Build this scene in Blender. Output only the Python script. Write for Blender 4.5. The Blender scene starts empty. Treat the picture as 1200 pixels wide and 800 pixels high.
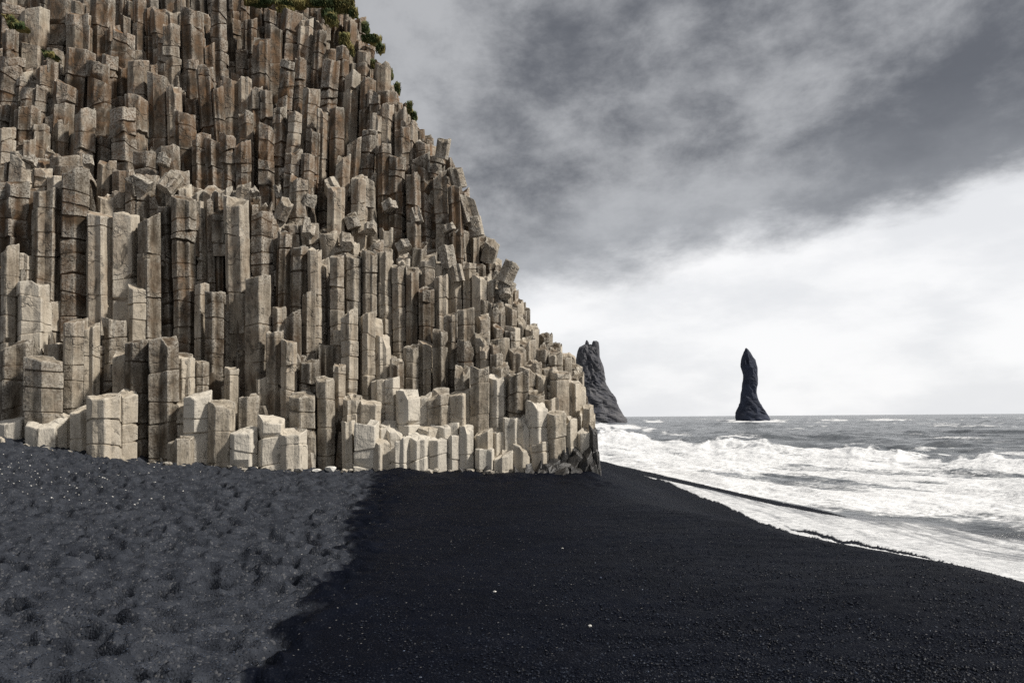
import bpy, math, random
import numpy as np
from mathutils import Matrix, Vector

S = bpy.context.scene
COL = S.collection
PI = math.pi

# ------------------------------------------------------------------ camera
F = 800.0 / 1200.0            # focal length in image widths
CAM_Z = 1.9
ROLL = 0.0076
HOR = 489.0                   # horizon row of the level camera (1200x800 frame)
cam = bpy.data.objects.new('camera', bpy.data.cameras.new('camera'))
COL.objects.link(cam)
cam.data.sensor_width = 36.0
cam.data.lens = 36.0 * F
cam.data.shift_y = (HOR - 400.0) / 1200.0
cam.data.clip_start = 0.1
cam.data.clip_end = 40000.0
cr, sr = math.cos(ROLL), math.sin(ROLL)
M = Matrix(((cr, sr, 0, 0), (0, 0, -1, 0), (-sr, cr, 0, CAM_Z), (0, 0, 0, 1)))
cam.matrix_world = M
S.camera = cam

# ------------------------------------------------------------------ view, sun, sky
S.view_settings.view_transform = 'Standard'
S.view_settings.look = 'None'
S.view_settings.exposure = 0.0
S.view_settings.gamma = 1.0
S.cycles.use_denoising = False      # keep the fine grain of sand and rock

SUN_AZ = math.radians(99)     # clockwise from +Y
SUN_EL = math.radians(46)
sun = bpy.data.objects.new('sun', bpy.data.lights.new('sun', 'SUN'))
COL.objects.link(sun)
sun.data.energy = 5.0
sun.data.angle = math.radians(5)
sun.data.color = (1.0, 0.95, 0.87)
sd = Vector((math.sin(SUN_AZ) * math.cos(SUN_EL), math.cos(SUN_AZ) * math.cos(SUN_EL), math.sin(SUN_EL)))
sun.rotation_euler = sd.to_track_quat('Z', 'Y').to_euler()


class NT:
    """small helper for building node trees"""
    def __init__(self, tree):
        self.t = tree
        tree.nodes.clear()

    def n(self, kind, **kw):
        nd = self.t.nodes.new(kind)
        for k, v in kw.items():
            if k.startswith('i_'):
                nd.inputs[k[2:].replace('_', ' ')].default_value = v
            else:
                setattr(nd, k, v)
        return nd

    def l(self, a, b):
        self.t.links.new(a, b)

    def put(self, sock, v):
        if hasattr(v, 'is_output') or isinstance(v, bpy.types.NodeSocket):
            self.l(v, sock)
        else:
            sock.default_value = v

    def math(self, op, a, b=0.0, c=0.0, clamp=False):
        nd = self.n('ShaderNodeMath', operation=op, use_clamp=clamp)
        self.put(nd.inputs[0], a); self.put(nd.inputs[1], b); self.put(nd.inputs[2], c)
        return nd.outputs[0]

    def ss(self, v, a, b, lo=0.0, hi=1.0):
        nd = self.n('ShaderNodeMapRange', interpolation_type='SMOOTHSTEP')
        self.put(nd.inputs['Value'], v)
        self.put(nd.inputs['From Min'], a); self.put(nd.inputs['From Max'], b)
        nd.inputs['To Min'].default_value = lo; nd.inputs['To Max'].default_value = hi
        return nd.outputs[0]

    def mix(self, f, a, b, blend='MIX'):
        nd = self.n('ShaderNodeMix', data_type='RGBA', blend_type=blend)
        self.put(nd.inputs['Factor'], f)
        for s, v in ((nd.inputs[6], a), (nd.inputs[7], b)):
            if isinstance(v, tuple) and len(v) == 3:
                v = v + (1,)
            self.put(s, v)
        return nd.outputs[2]

    def noise(self, vec, scale, detail=4.0, rough=0.55, dist=0.0):
        nd = self.n('ShaderNodeTexNoise')
        if vec is not None:
            self.l(vec, nd.inputs['Vector'])
        nd.inputs['Scale'].default_value = scale
        nd.inputs['Detail'].default_value = detail
        nd.inputs['Roughness'].default_value = rough
        nd.inputs['Distortion'].default_value = dist
        return nd.outputs['Fac']

    def vmul(self, vec, s):
        nd = self.n('ShaderNodeVectorMath', operation='MULTIPLY')
        self.l(vec, nd.inputs[0]); nd.inputs[1].default_value = s
        return nd.outputs[0]

    def vadd(self, vec, s):
        nd = self.n('ShaderNodeVectorMath', operation='ADD')
        self.l(vec, nd.inputs[0]); self.put(nd.inputs[1], s)
        return nd.outputs[0]


world = bpy.data.worlds.new('World')
S.world = world
world.use_nodes = True
w = NT(world.node_tree)
tc = w.n('ShaderNodeTexCoord')
sky = w.n('ShaderNodeTexSky', sky_type='NISHITA', sun_disc=False)
sky.sun_elevation = SUN_EL
sky.sun_rotation = SUN_AZ
sep = w.n('ShaderNodeSeparateXYZ'); w.l(tc.outputs['Generated'], sep.inputs[0])
dx, dy, dz = sep.outputs
G = tc.outputs['Generated']
az = w.math('ARCTAN2', dx, dy)
n_big = w.noise(w.vadd(w.vmul(G, (1, 1, 1.6)), (3.1, 7.7, 1.3)), 2.6, 4, 0.5, 0.15)
n_mid = w.noise(w.vadd(w.vmul(G, (1, 1, 1.7)), (1.3, 2.2, 0)), 7.5, 10, 0.64, 0.1)
n_dir = w.noise(w.vmul(G, (0.7, 0.7, 1.5)), 8.0, 10, 0.62, 0.1)


def lobe(px_, py_, k, kz):
    """a broad bank in the cloud deck round one direction"""
    a_ = (px_ - 600.0) / 800.0; b_ = (489.0 - py_) / 800.0
    v = Vector((a_, 1, b_)).normalized()
    ddx = w.math('SUBTRACT', az, math.atan2(v.x, v.y)); ddz = w.math('SUBTRACT', dz, v.z)
    r2 = w.math('ADD', w.math('MULTIPLY', w.math('MULTIPLY', ddx, ddx), k), w.math('MULTIPLY', w.math('MULTIPLY', ddz, ddz), kz))
    return w.math('POWER', 2.718, w.math('MULTIPLY', r2, -1.0))


# base of the cloud deck: the elevation at which it ends, a little higher to the right
cosd = w.math('COSINE', w.math('SUBTRACT', az, 1.4))
edge = w.ss(cosd, -0.6, 0.95, 0.080, 0.270)  # out of view, left and behind, the deck is lowered to dim skylight
edge = w.math('ADD', edge, w.math('MULTIPLY', w.math('SUBTRACT', n_dir, 0.5), 0.13))
edge = w.math('ADD', edge, w.math('MULTIPLY', w.math('SUBTRACT', n_big, 0.5), 0.07))
tt = w.math('SUBTRACT', dz, edge)
shade = w.math('ADD', w.math('MULTIPLY', n_big, 0.42), w.math('MULTIPLY', n_mid, 0.58))
shade = w.math('ADD', shade, w.math('MULTIPLY', lobe(455, 60, 40, 60), 0.19))
shade = w.math('ADD', shade, w.math('MULTIPLY', lobe(930, 125, 120, 300), 0.07))
shade = w.math('SUBTRACT', shade, w.math('MULTIPLY', lobe(1110, 150, 30, 200), 0.15))
shade = w.math('SUBTRACT', shade, w.math('MULTIPLY', lobe(610, 90, 60, 220), 0.10))
shade = w.math('SUBTRACT', shade, w.math('MULTIPLY', lobe(960, 45, 22, 160), 0.08))
shade = w.math('ADD', shade, w.math('MULTIPLY', lobe(790, 265, 40, 500), 0.08))
shade = w.ss(shade, 0.35, 0.67)
dark = w.mix(shade, (1.35, 1.42, 1.60), (4.7, 4.78, 4.95))
# thinner, lighter cloud towards the ragged lower edge
thin = w.math('SUBTRACT', 1.0, w.ss(tt, 0.0, 0.15))
thin = w.math('MULTIPLY', thin, w.ss(cosd, 0.25, 0.7, 0.75, 0.40))
dark = w.mix(thin, dark, (4.9, 5.05, 5.3))
lown = w.noise(w.vmul(G, (1, 1, 2.6)), 4.0, 6, 0.55)
white = w.mix(w.ss(lown, 0.38, 0.62), (8.3, 8.4, 8.6), (9.9, 9.9, 9.95))
soft = w.ss(cosd, 0.25, 0.6, 0.055, 0.045)
cl = w.mix(w.ss(tt, -0.012, soft), white, dark)
cl = w.mix(0.96, sky.outputs[0], cl)
# below the horizon: sea-grey
cl = w.mix(w.ss(dz, -0.05, -0.002), (2.4, 2.5, 2.7), cl)
bg = w.n('ShaderNodeBackground'); w.l(cl, bg.inputs[0]); bg.inputs[1].default_value = 0.1
wo = w.n('ShaderNodeOutputWorld'); w.l(bg.outputs[0], wo.inputs[0])


# ------------------------------------------------------------------ projection helpers (to lay the place out at its real distances)
def un(px, py, Y):
    a = (px - 600.0) / 800.0; b = (HOR - py) / 800.0
    u = a * cr + b * sr; v = -a * sr + b * cr
    return u * Y, Y, CAM_Z + v * Y


def un_z(px, py, z):
    a = (px - 600.0) / 800.0; b = (HOR - py) / 800.0
    u = a * cr + b * sr; v = -a * sr + b * cr
    Y = (z - CAM_Z) / v
    return u * Y, Y


def proj(X, Y, Z):
    u = X / Y; v = (Z - CAM_Z) / Y
    return 600 + 800 * (u * cr - v * sr), HOR - 800 * (u * sr + v * cr)


def curve(pts):
    xs = np.array([p[0] for p in pts], float); ys = np.array([p[1] for p in pts], float)
    return lambda x: np.interp(x, xs, ys)


def smooth(x, a, b):
    t = np.clip((x - a) / (b - a), 0, 1)
    return t * t * (3 - 2 * t)


# ------------------------------------------------------------------ numpy noise
_r = np.random.default_rng(5)
_perm = _r.permutation(512)
_g = _r.normal(size=(512, 2)); _g /= np.linalg.norm(_g, axis=1)[:, None]


def perlin(x, y):
    x = np.asarray(x, float); y = np.asarray(y, float)
    xi = np.floor(x).astype(np.int64); yi = np.floor(y).astype(np.int64)
    xf = x - xi; yf = y - yi

    def gr(i, j, a, b):
        h = _perm[(_perm[i & 511] + j) & 511]
        return _g[h, 0] * a + _g[h, 1] * b
    u = xf * xf * xf * (xf * (xf * 6 - 15) + 10); v = yf * yf * yf * (yf * (yf * 6 - 15) + 10)
    n0 = gr(xi, yi, xf, yf) * (1 - u) + gr(xi + 1, yi, xf - 1, yf) * u
    n1 = gr(xi, yi + 1, xf, yf - 1) * (1 - u) + gr(xi + 1, yi + 1, xf - 1, yf - 1) * u
    return (n0 * (1 - v) + n1 * v) * 1.4


def fbm(x, y, o=4, g=0.5):
    s = 0; a = 1.0; f = 1.0
    for k in range(o):
        s = s + a * perlin(x * f + 17.3 * k, y * f - 9.1 * k); a *= g; f *= 2.03
    return s


def worley(x, y):
    xi = np.floor(x).astype(np.int64); yi = np.floor(y).astype(np.int64)
    best = np.full(x.shape, 9.0); bid = np.zeros(x.shape)
    for i in (-1, 0, 1):
        for j in (-1, 0, 1):
            h = _perm[(_perm[(xi + i) & 511] + yi + j) & 511]
            h2 = _perm[(h + 77) & 511]
            d = np.hypot(xi + i + 0.1 + 0.8 * h / 512 - x, yi + j + 0.1 + 0.8 * h2 / 512 - y)
            m = d < best
            best = np.where(m, d, best); bid = np.where(m, _perm[(h + 201) & 511] / 512.0, bid)
    return best, bid


# ------------------------------------------------------------------ mesh helpers
def mesh_np(name, V, quads=None, faces=None, attrs=None, smooth_=False, mat=None):
    me = bpy.data.meshes.new(name)
    if quads is not None:
        V = np.asarray(V, np.float32); quads = np.asarray(quads, np.int32)
        me.vertices.add(len(V)); me.vertices.foreach_set('co', V.ravel())
        me.loops.add(quads.size); me.loops.foreach_set('vertex_index', quads.ravel())
        me.polygons.add(len(quads))
        me.polygons.foreach_set('loop_start', np.arange(0, quads.size, quads.shape[1], dtype=np.int32))
        me.polygons.foreach_set('loop_total', np.full(len(quads), quads.shape[1], np.int32))
        me.update(calc_edges=True)
    else:
        me.from_pydata(V if isinstance(V, list) else V.tolist(), [], faces)
    for k, a in (attrs or {}).items():
        a = np.asarray(a, np.float32)
        if a.ndim == 1:
            at = me.attributes.new(k, 'FLOAT', 'POINT'); at.data.foreach_set('value', a)
        else:
            at = me.attributes.new(k, 'FLOAT_COLOR', 'POINT'); at.data.foreach_set('color', a.ravel())
    me.polygons.foreach_set('use_smooth', np.full(len(me.polygons), smooth_, bool))
    if mat:
        me.materials.append(mat)
    me.update()
    return me


def link(name, me, parent=None, **props):
    o = bpy.data.objects.new(name, me); COL.objects.link(o)
    if parent:
        o.parent = parent
    for k, v in props.items():
        o[k] = v
    return o


def grid_quads(nr, nc):
    i = np.arange(nr * nc).reshape(nr, nc)
    return np.stack([i[:-1, :-1], i[:-1, 1:], i[1:, 1:], i[1:, :-1]], -1).reshape(-1, 4)


# ------------------------------------------------------------------ materials
def new_mat(name):
    m = bpy.data.materials.new(name); m.use_nodes = True
    t = NT(m.node_tree)
    out = t.n('ShaderNodeOutputMaterial'); b = t.n('ShaderNodeBsdfPrincipled')
    t.l(b.outputs[0], out.inputs[0])
    return m, t, b, out


def bump(t, h, dist, strength=1.0, prev=None):
    nd = t.n('ShaderNodeBump'); nd.inputs['Strength'].default_value = strength
    nd.inputs['Distance'].default_value = dist
    t.l(h, nd.inputs['Height'])
    if prev is not None:
        t.l(prev, nd.inputs['Normal'])
    return nd.outputs[0]


def basalt_material():
    m, t, b, out = new_mat('basalt')
    geo = t.n('ShaderNodeNewGeometry')
    tc = t.n('ShaderNodeTexCoord'); P = tc.outputs['Object']
    at = t.n('ShaderNodeAttribute', attribute_name='rock')
    sp = t.n('ShaderNodeSeparateColor'); t.l(at.outputs['Color'], sp.inputs[0])
    tone, rust, wet = sp.outputs
    n1 = t.noise(P, 1.1, 5, 0.6, 0.3)
    n2 = t.noise(t.vmul(P, (1, 1, 0.22)), 5.0, 6, 0.65, 0.2)
    n3 = t.noise(P, 16.0, 6, 0.7)
    v = t.math('ADD', t.math('MULTIPLY', n1, 0.45), t.math('MULTIPLY', n2, 0.55))
    v = t.math('ADD', v, t.math('MULTIPLY', t.math('SUBTRACT', n3, 0.5), 0.14))
    v = t.math('ADD', v, t.math('MULTIPLY', t.math('SUBTRACT', tone, 0.5), 0.52))
    col = t.mix(t.ss(v, 0.30, 0.80), (0.047, 0.034, 0.021), (0.46, 0.40, 0.315))
    col = t.mix(t.math('MULTIPLY', t.ss(tone, 0.75, 1.15), t.ss(v, 0.35, 0.75, 0.15, 0.6)), col, (0.56, 0.53, 0.47))
    # rusty lichen on the upper, drier rock
    nr = t.noise(P, 0.8, 5, 0.6, 0.5)
    rf = t.math('MULTIPLY', t.ss(nr, 0.42, 0.68), rust)
    col = t.mix(rf, col, (0.165, 0.092, 0.045))
    nl = t.noise(t.vmul(P, (1, 1, 0.6)), 1.9, 6, 0.66, 0.6)
    col = t.mix(t.math('MULTIPLY', t.ss(nl, 0.545, 0.64), 0.72), col, (0.045, 0.037, 0.028))
    # worn pale arrises, their sunlit edge glow also put into the colour
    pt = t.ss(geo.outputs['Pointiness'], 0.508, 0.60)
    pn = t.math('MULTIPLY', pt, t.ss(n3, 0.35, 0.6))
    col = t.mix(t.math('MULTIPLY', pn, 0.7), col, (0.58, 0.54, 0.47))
    # hairline fractures, the shade inside them drawn as dark colour
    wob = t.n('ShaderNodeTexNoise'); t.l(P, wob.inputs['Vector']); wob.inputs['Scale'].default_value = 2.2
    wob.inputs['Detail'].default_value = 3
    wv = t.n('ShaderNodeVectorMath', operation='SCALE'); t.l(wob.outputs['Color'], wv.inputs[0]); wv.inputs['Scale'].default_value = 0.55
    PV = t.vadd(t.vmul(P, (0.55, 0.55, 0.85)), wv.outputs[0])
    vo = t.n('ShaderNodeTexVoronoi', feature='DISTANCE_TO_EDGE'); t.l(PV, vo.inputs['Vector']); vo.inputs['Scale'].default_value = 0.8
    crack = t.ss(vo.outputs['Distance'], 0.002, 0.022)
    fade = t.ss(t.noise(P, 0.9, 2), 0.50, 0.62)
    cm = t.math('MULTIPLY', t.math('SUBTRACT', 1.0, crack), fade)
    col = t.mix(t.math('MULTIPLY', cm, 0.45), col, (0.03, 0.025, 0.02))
    # tide-wet foot
    wet = t.ss(t.math('ADD', wet, t.math('MULTIPLY', t.math('SUBTRACT', n2, 0.5), 1.3)), 0.44, 0.60)
    col = t.mix(wet, col, (0.012, 0.012, 0.013))
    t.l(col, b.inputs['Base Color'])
    t.l(t.math('SUBTRACT', 0.9, t.math('MULTIPLY', wet, 0.5)), b.inputs['Roughness'])
    b.inputs['Specular IOR Level'].default_value = 0.3
    bn = bump(t, t.math('SUBTRACT', 1.0, cm), 0.03, 0.8)
    bn = bump(t, n1, 0.22, 0.6, bn)
    bn = bump(t, n2, 0.06, 0.7, bn)
    bn = bump(t, n3, 0.010, 0.6, bn)
    t.l(bn, b.inputs['Normal'])
    return m


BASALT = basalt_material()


def stone_material(name, lo, hi, scale=1.5, rough=0.85):
    m, t, b, out = new_mat(name)
    P = t.n('ShaderNodeTexCoord').outputs['Object']
    n1 = t.noise(P, scale, 7, 0.65, 0.4)
    n2 = t.noise(P, scale * 7, 5, 0.65)
    v = t.math('ADD', t.math('MULTIPLY', n1, 0.6), t.math('MULTIPLY', n2, 0.4))
    t.l(t.mix(t.ss(v, 0.36, 0.66), lo, hi), b.inputs['Base Color'])
    b.inputs['Roughness'].default_value = rough
    bn = bump(t, n1, 0.15 / scale, 0.8)
    bn = bump(t, n2, 0.05 / scale, 0.8, bn)
    t.l(bn, b.inputs['Normal'])
    return m


WETROCK = stone_material('wet_rock', (0.008, 0.008, 0.009), (0.055, 0.05, 0.045), 2.5, 0.45)
PALE = stone_material('pale_stone', (0.55, 0.53, 0.48), (0.82, 0.80, 0.76), 3.0)
STACKA = stone_material('stack_rock_dark', (0.007, 0.010, 0.022), (0.028, 0.036, 0.062), 0.13, 0.9)
STACKB = stone_material('stack_rock_grey', (0.028, 0.031, 0.043), (0.105, 0.103, 0.108), 0.13, 0.9)


def sand_material():
    m, t, b, out = new_mat('black_sand')
    P = t.n('ShaderNodeTexCoord').outputs['Object']
    dry = t.n('ShaderNodeAttribute', attribute_name='dry').outputs['Fac']
    grain = t.noise(P, 90.0, 3, 0.7)
    mid = t.noise(P, 9.0, 5, 0.6)
    big = t.noise(P, 0.8, 4, 0.6)
    vo = t.n('ShaderNodeTexVoronoi', feature='F1'); t.l(P, vo.inputs['Vector']); vo.inputs['Scale'].default_value = 42
    vr = t.n('ShaderNodeSeparateColor'); t.l(vo.outputs['Color'], vr.inputs[0])
    dryc = t.mix(t.ss(t.noise(P, 3.0, 3, 0.5), 0.35, 0.65), (0.029, 0.0325, 0.0410), (0.050, 0.0550, 0.0670))
    dryc = t.mix(t.ss(grain, 0.40, 0.66), t.mix(0.45, dryc, (0.012, 0.013, 0.016)), dryc)
    dryc = t.mix(t.math('MULTIPLY', t.ss(vr.outputs[1], 0.86, 0.98), 0.5), dryc, (0.13, 0.13, 0.135))
    wetc = t.mix(t.ss(t.math('ADD', t.math('MULTIPLY', big, 0.6), t.math('MULTIPLY', grain, 0.4)), 0.4, 0.62), (0.0022, 0.0031, 0.0064), (0.0030, 0.0043, 0.0090))
    col = t.mix(dry, wetc, dryc)
    # pebbles of a paler stone
    pk = t.math('MULTIPLY', t.ss(vr.outputs[0], 0.985, 0.996), t.ss(vo.outputs['Distance'], 0.5, 0.28))
    pc = t.mix(vr.outputs[1], (0.04, 0.04, 0.045), (0.20, 0.195, 0.19))
    col = t.mix(pk, col, pc)
    gl = t.math('MULTIPLY', t.ss(vr.outputs[2], 0.72, 0.98), t.ss(vo.outputs['Distance'], 0.55, 0.2))
    col = t.mix(t.math('MULTIPLY', gl, 0.3), col, (0.040, 0.044, 0.058))
    t.l(col, b.inputs['Base Color'])
    t.l(t.math('ADD', 0.62, t.math('MULTIPLY', dry, 0.33)), b.inputs['Roughness'])
    b.inputs['Specular IOR Level'].default_value = 0.04
    bn = bump(t, t.math('SUBTRACT', 1.0, vo.outputs['Distance']), 0.012, 0.7)
    bn = bump(t, grain, 0.004, 0.6, bn)
    bn = bump(t, mid, 0.012, 0.3, bn)
    t.l(bn, b.inputs['Normal'])
    return m


def sea_material():
    m, t, b, out = new_mat('sea_water')
    P = t.n('ShaderNodeTexCoord').outputs['Object']
    foam = t.n('ShaderNodeAttribute', attribute_name='foam').outputs['Fac']
    film = t.n('ShaderNodeAttribute', attribute_name='film').outputs['Fac']
    f1 = t.noise(P, 0.9, 8, 0.68, 0.7)
    f2 = t.noise(P, 4.5, 6, 0.7, 0.4)
    fn = t.math('ADD', t.math('MULTIPLY', f1, 0.6), t.math('MULTIPLY', f2, 0.4))
    fv = t.math('ADD', foam, t.math('MULTIPLY', t.math('SUBTRACT', fn, 0.5), t.math('SUBTRACT', 2.0, t.math('MULTIPLY', film, 1.1))))
    ff = t.ss(fv, 0.38, 0.80)
    ff = t.math('MULTIPLY', ff, t.math('SUBTRACT', 1.0, t.math('MULTIPLY', film, 0.18)))
    water = t.mix(t.ss(f1, 0.35, 0.65), (0.075, 0.085, 0.095), (0.14, 0.15, 0.16))
    water = t.mix(film, water, (0.10, 0.105, 0.115))
    fcol = t.mix(t.ss(f2, 0.3, 0.65), (0.56, 0.57, 0.58), (0.82, 0.825, 0.83))
    t.l(t.mix(ff, water, fcol), b.inputs['Base Color'])
    t.l(t.math('ADD', 0.22, t.math('MULTIPLY', ff, 0.6)), b.inputs['Roughness'])
    b.inputs['IOR'].default_value = 1.33
    f0 = t.noise(t.vmul(P, (0.5, 1, 1)), 0.22, 5, 0.6, 0.4)
    bn = bump(t, f0, 1.6, 0.8)
    bn = bump(t, f1, 0.30, 0.5, bn)
    bn = bump(t, f2, 0.06, 0.5, bn)
    t.l(bn, b.inputs['Normal'])
    return m


# ------------------------------------------------------------------ the beach
SEA_Z = -1.2
SW_Z = -1.0
D0 = curve([(-100, 21.5), (0, 22), (350, 23.5), (700, 25)])
BASE_Y = curve([(-100, 507), (0, 516), (60, 526), (130, 537), (200, 542), (270, 547), (400, 550), (600, 552), (690, 552), (760, 553)])
# landward edge of the swash and of the sea, as plan curves X(Y)
WB = [(700, 544.0), (740, 556), (772, 567), (800, 580), (830, 591), (854, 601), (885, 617), (927, 634), (987, 648), (1050, 660), (1120, 676), (1200, 694), (1400, 735)]
LW = [(640, 540), (705, 546), (780, 562), (850, 579), (920, 591), (990, 604), (1060, 607), (1120, 614), (1200, 627), (1400, 652)]


def plan(pts, z):
    q = sorted([un_z(px, py, z) for px, py in pts], key=lambda p: p[1])
    ys = np.array([p[1] for p in q]); xs = np.array([p[0] for p in q])
    return lambda Y: np.interp(Y, ys, xs)


XW = plan(WB, SW_Z)
XL = plan(LW, SEA_Z)
_bx = []; _bz = []
for p in range(-100, 761, 20):
    X, Y, Z = un(p, float(BASE_Y(p)), float(D0(p)))
    _bx.append(X); _bz.append(Z)
ZB = lambda X: np.interp(X, _bx, _bz)


def beach_z(X, Y):
    rise = smooth(Y, 6.0, 21.0)
    inland = ZB(X) * rise
    s = X - XW(Y)
    k = smooth(-s, 0.0, 3.9)
    z = SW_Z * (1 - k) + inland * k
    return np.where(s > 0, SW_Z - 0.05 * s, z)


def axis_u():
    a = np.linspace(-0.86, 0.86, 760)
    l = -0.86 - np.geomspace(0.003, 4.0, 60); r = 0.86 + np.geomspace(0.003, 4.0, 60)
    return np.concatenate([l[::-1], a, r])


u = axis_u()
Yr = np.geomspace(1.6, 70.0, 520)
X = (u[None, :] * Yr[:, None]); Yg = np.repeat(Yr[:, None], len(u), 1)
Z = beach_z(X, Yg)
Z = Z + 0.10 * fbm(X * 0.9, Yg * 0.5, 3) * smooth(Yg, 17, 21) * (X < 3) * (Yg < 27)
px, py = proj(X, Yg, Z)
bnd = curve([(540, 462), (552, 440), (565, 432), (580, 432), (600, 412), (620, 404), (650, 402), (690, 384), (730, 340), (790, 302), (850, 250), (1000, 150)])
wob = 22 * fbm(X * 1.1, Yg * 1.1, 4, 0.6) * np.clip(8.0 / Yg, 0.4, 1.2)
wob = wob + 7 * fbm(X * 5, Yg * 5, 3)
dry = smooth(bnd(py) + wob - px, -8, 7)
# trampled dry sand: dimples and rims
wx = 0.66 * X + 0.10 * fbm(X * 2, Yg * 2, 2); wy = Yg * 1.0 + 0.12 * fbm(X * 2 + 9, Yg * 2, 2)
d1, id1 = worley(wx / 0.30, wy / 0.30)
d2, id2 = worley(wx / 0.19 + 31, wy / 0.19)
foot = -(0.035 + 0.105 * id1) * np.exp(-(d1 / 0.36) ** 3) + 0.035 * np.exp(-((d1 - 0.55) / 0.2) ** 2)
foot += -(0.070 * id2) * np.exp(-(d2 / 0.38) ** 3)
d3, id3 = worley(wx / 0.11 + 7, wy / 0.12 + 3)
foot += -(0.020 * id3) * np.exp(-(d3 / 0.4) ** 2)
calm_d = 0.55 + 0.75 * smooth(fbm(X * 0.55 + 4, Yg * 0.55, 3), -0.35, 0.25)
d4, id4 = worley(wx / 0.75 + 3, wy / 0.62 + 11)
foot = foot * calm_d - (0.030 * (id4 > 0.35)) * np.exp(-((d4 / 0.26) ** 3)) + 0.03 * (id4 > 0.35) * np.exp(-((d4 - 0.36) / 0.1) ** 2)
rel = 1.25 * foot + 0.035 * (1 - 2 * np.abs(perlin(X * 2.1, Yg * 2.6))) * (0.4 + 0.6 * perlin(X * .7, Yg * .7) ** 2) + 0.03 * fbm(X * 1.5, Yg * 1.5, 4, 0.55)
ripple = 0.010 * fbm(X * 1.2, Yg * 3.0, 4, 0.55) + 0.006 * perlin(X * 6, Yg * 6)
edge_lump = np.exp(-((bnd(py) + wob - px + 18) / 22.0) ** 2)
calm = np.clip(1 - (X - XW(Yg) + 1.2) / 0.9, 0, 1)
Z2 = Z + dry * rel + (1 - dry) * (ripple + 0.7 * edge_lump * (foot + 0.02)) * calm
Z2 += 0.06 * fbm(X * 0.25, Yg * 0.25, 2) * calm * smooth(Yg, 3, 8)
Z2 += 0.03 * edge_lump
X_b, Yg_b = X, Yg
V = np.stack([X, Yg, Z2], -1).reshape(-1, 3)
SAND = sand_material()
me = mesh_np('beach', V, grid_quads(len(Yr), len(u)), attrs={'dry': dry.ravel()}, smooth_=True, mat=SAND)
link('beach', me, kind='structure')

# ------------------------------------------------------------------ the sea
us = np.concatenate([np.linspace(-0.30, 0.04, 60)[:-1], np.linspace(0.04, 0.84, 620), 0.84 + np.geomspace(0.004, 6.0, 50)])
us = np.concatenate([[-8.0, -4.0, -2.0, -1.0, -0.6], us])
Ys = np.concatenate([np.geomspace(7.5, 120, 520), np.geomspace(121, 30000, 230)])
X = us[None, :] * Ys[:, None]; Yg = np.repeat(Ys[:, None], len(us), 1)
px, py = proj(X, Yg, np.full_like(X, SEA_Z))
hor = HOR - 800 * (px - 600) / 800 * sr
UP = curve([(600, 506), (705, 513), (780, 517), (830, 526), (930, 530), (1000, 533), (1100, 538), (1200, 541), (1400, 550)])
up_w = UP(px) + 5.5 * fbm(px / 38, px * 0 + 3.3, 3) + 1.2 * perlin(px / 7, py / 3)
lw = np.interp(px, [p[0] for p in LW], [p[1] for p in LW])
wb = np.interp(px, [p[0] for p in WB], [p[1] for p in WB])
# waves run towards the shore; crests lie across the line from the beach out to sea
ca, sa = math.cos(0.62), math.sin(0.62)
A = X * ca + Yg * sa * 0.55; B = -X * sa + Yg * ca
far = np.clip(60.0 / Yg, 0, 1)
sw = (0.75 * fbm(A / 11, B / 26, 3, 0.55) + 0.32 * (1 - np.abs(perlin(A / 6.0 + 5, B / 13)) * 2)) * smooth(Yg, 20, 60)
sw += 0.10 * fbm(A / 2.2, B / 3.5, 3, 0.6) * np.clip(90 / Yg, 0.0, 1)
sw += 1.0 * fbm(A / 40, B / 110, 2) * smooth(Yg, 90, 250)
inz = smooth(py, up_w - 1.5, up_w + 3) * smooth(lw - py, -2, 3)
# breaking crest along the outer edge of the surf
dcr = (py - up_w) / 9.0
crest = np.where(dcr > 0, np.exp(-dcr * 1.1), np.exp(-(dcr * 2.4) ** 2)) * smooth(Yg, 25, 45)
lump = 0.5 + 0.5 * fbm(X / 3.2, Yg / 6.0, 4, 0.6)
zw = SEA_Z + 0.9 * sw * smooth(Yg, 18, 50) * (1 - 0.4 * inz)
cmod = np.clip(0.75 + 1.1 * fbm(px / 75, px * 0 + 6.1, 3), 0.15, 1.35)
zw += cmod * crest * (0.30 + 0.70 * lump) * 0.55 * np.clip(Yg / 60, 0.35, 1.3)
zw += inz * (0.17 * fbm(A / 2.6, B / 6, 4, 0.55) + 0.22 * np.maximum(0, perlin(A / 5, B / 9 + 2)) + 0.12) * smooth(lw - py, 0, 14)
bz = beach_z(X, Yg)
s_in = X - XW(Yg)
fil = smooth(py, lw - 4, lw + 6)
filmz = bz + 0.018 + 0.008 * fbm(X * 0.7, Yg * 0.7, 3)
z = zw * (1 - fil) + filmz * fil
z = np.maximum(z, np.where(s_in > 0, bz + 0.012, -9))
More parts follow.
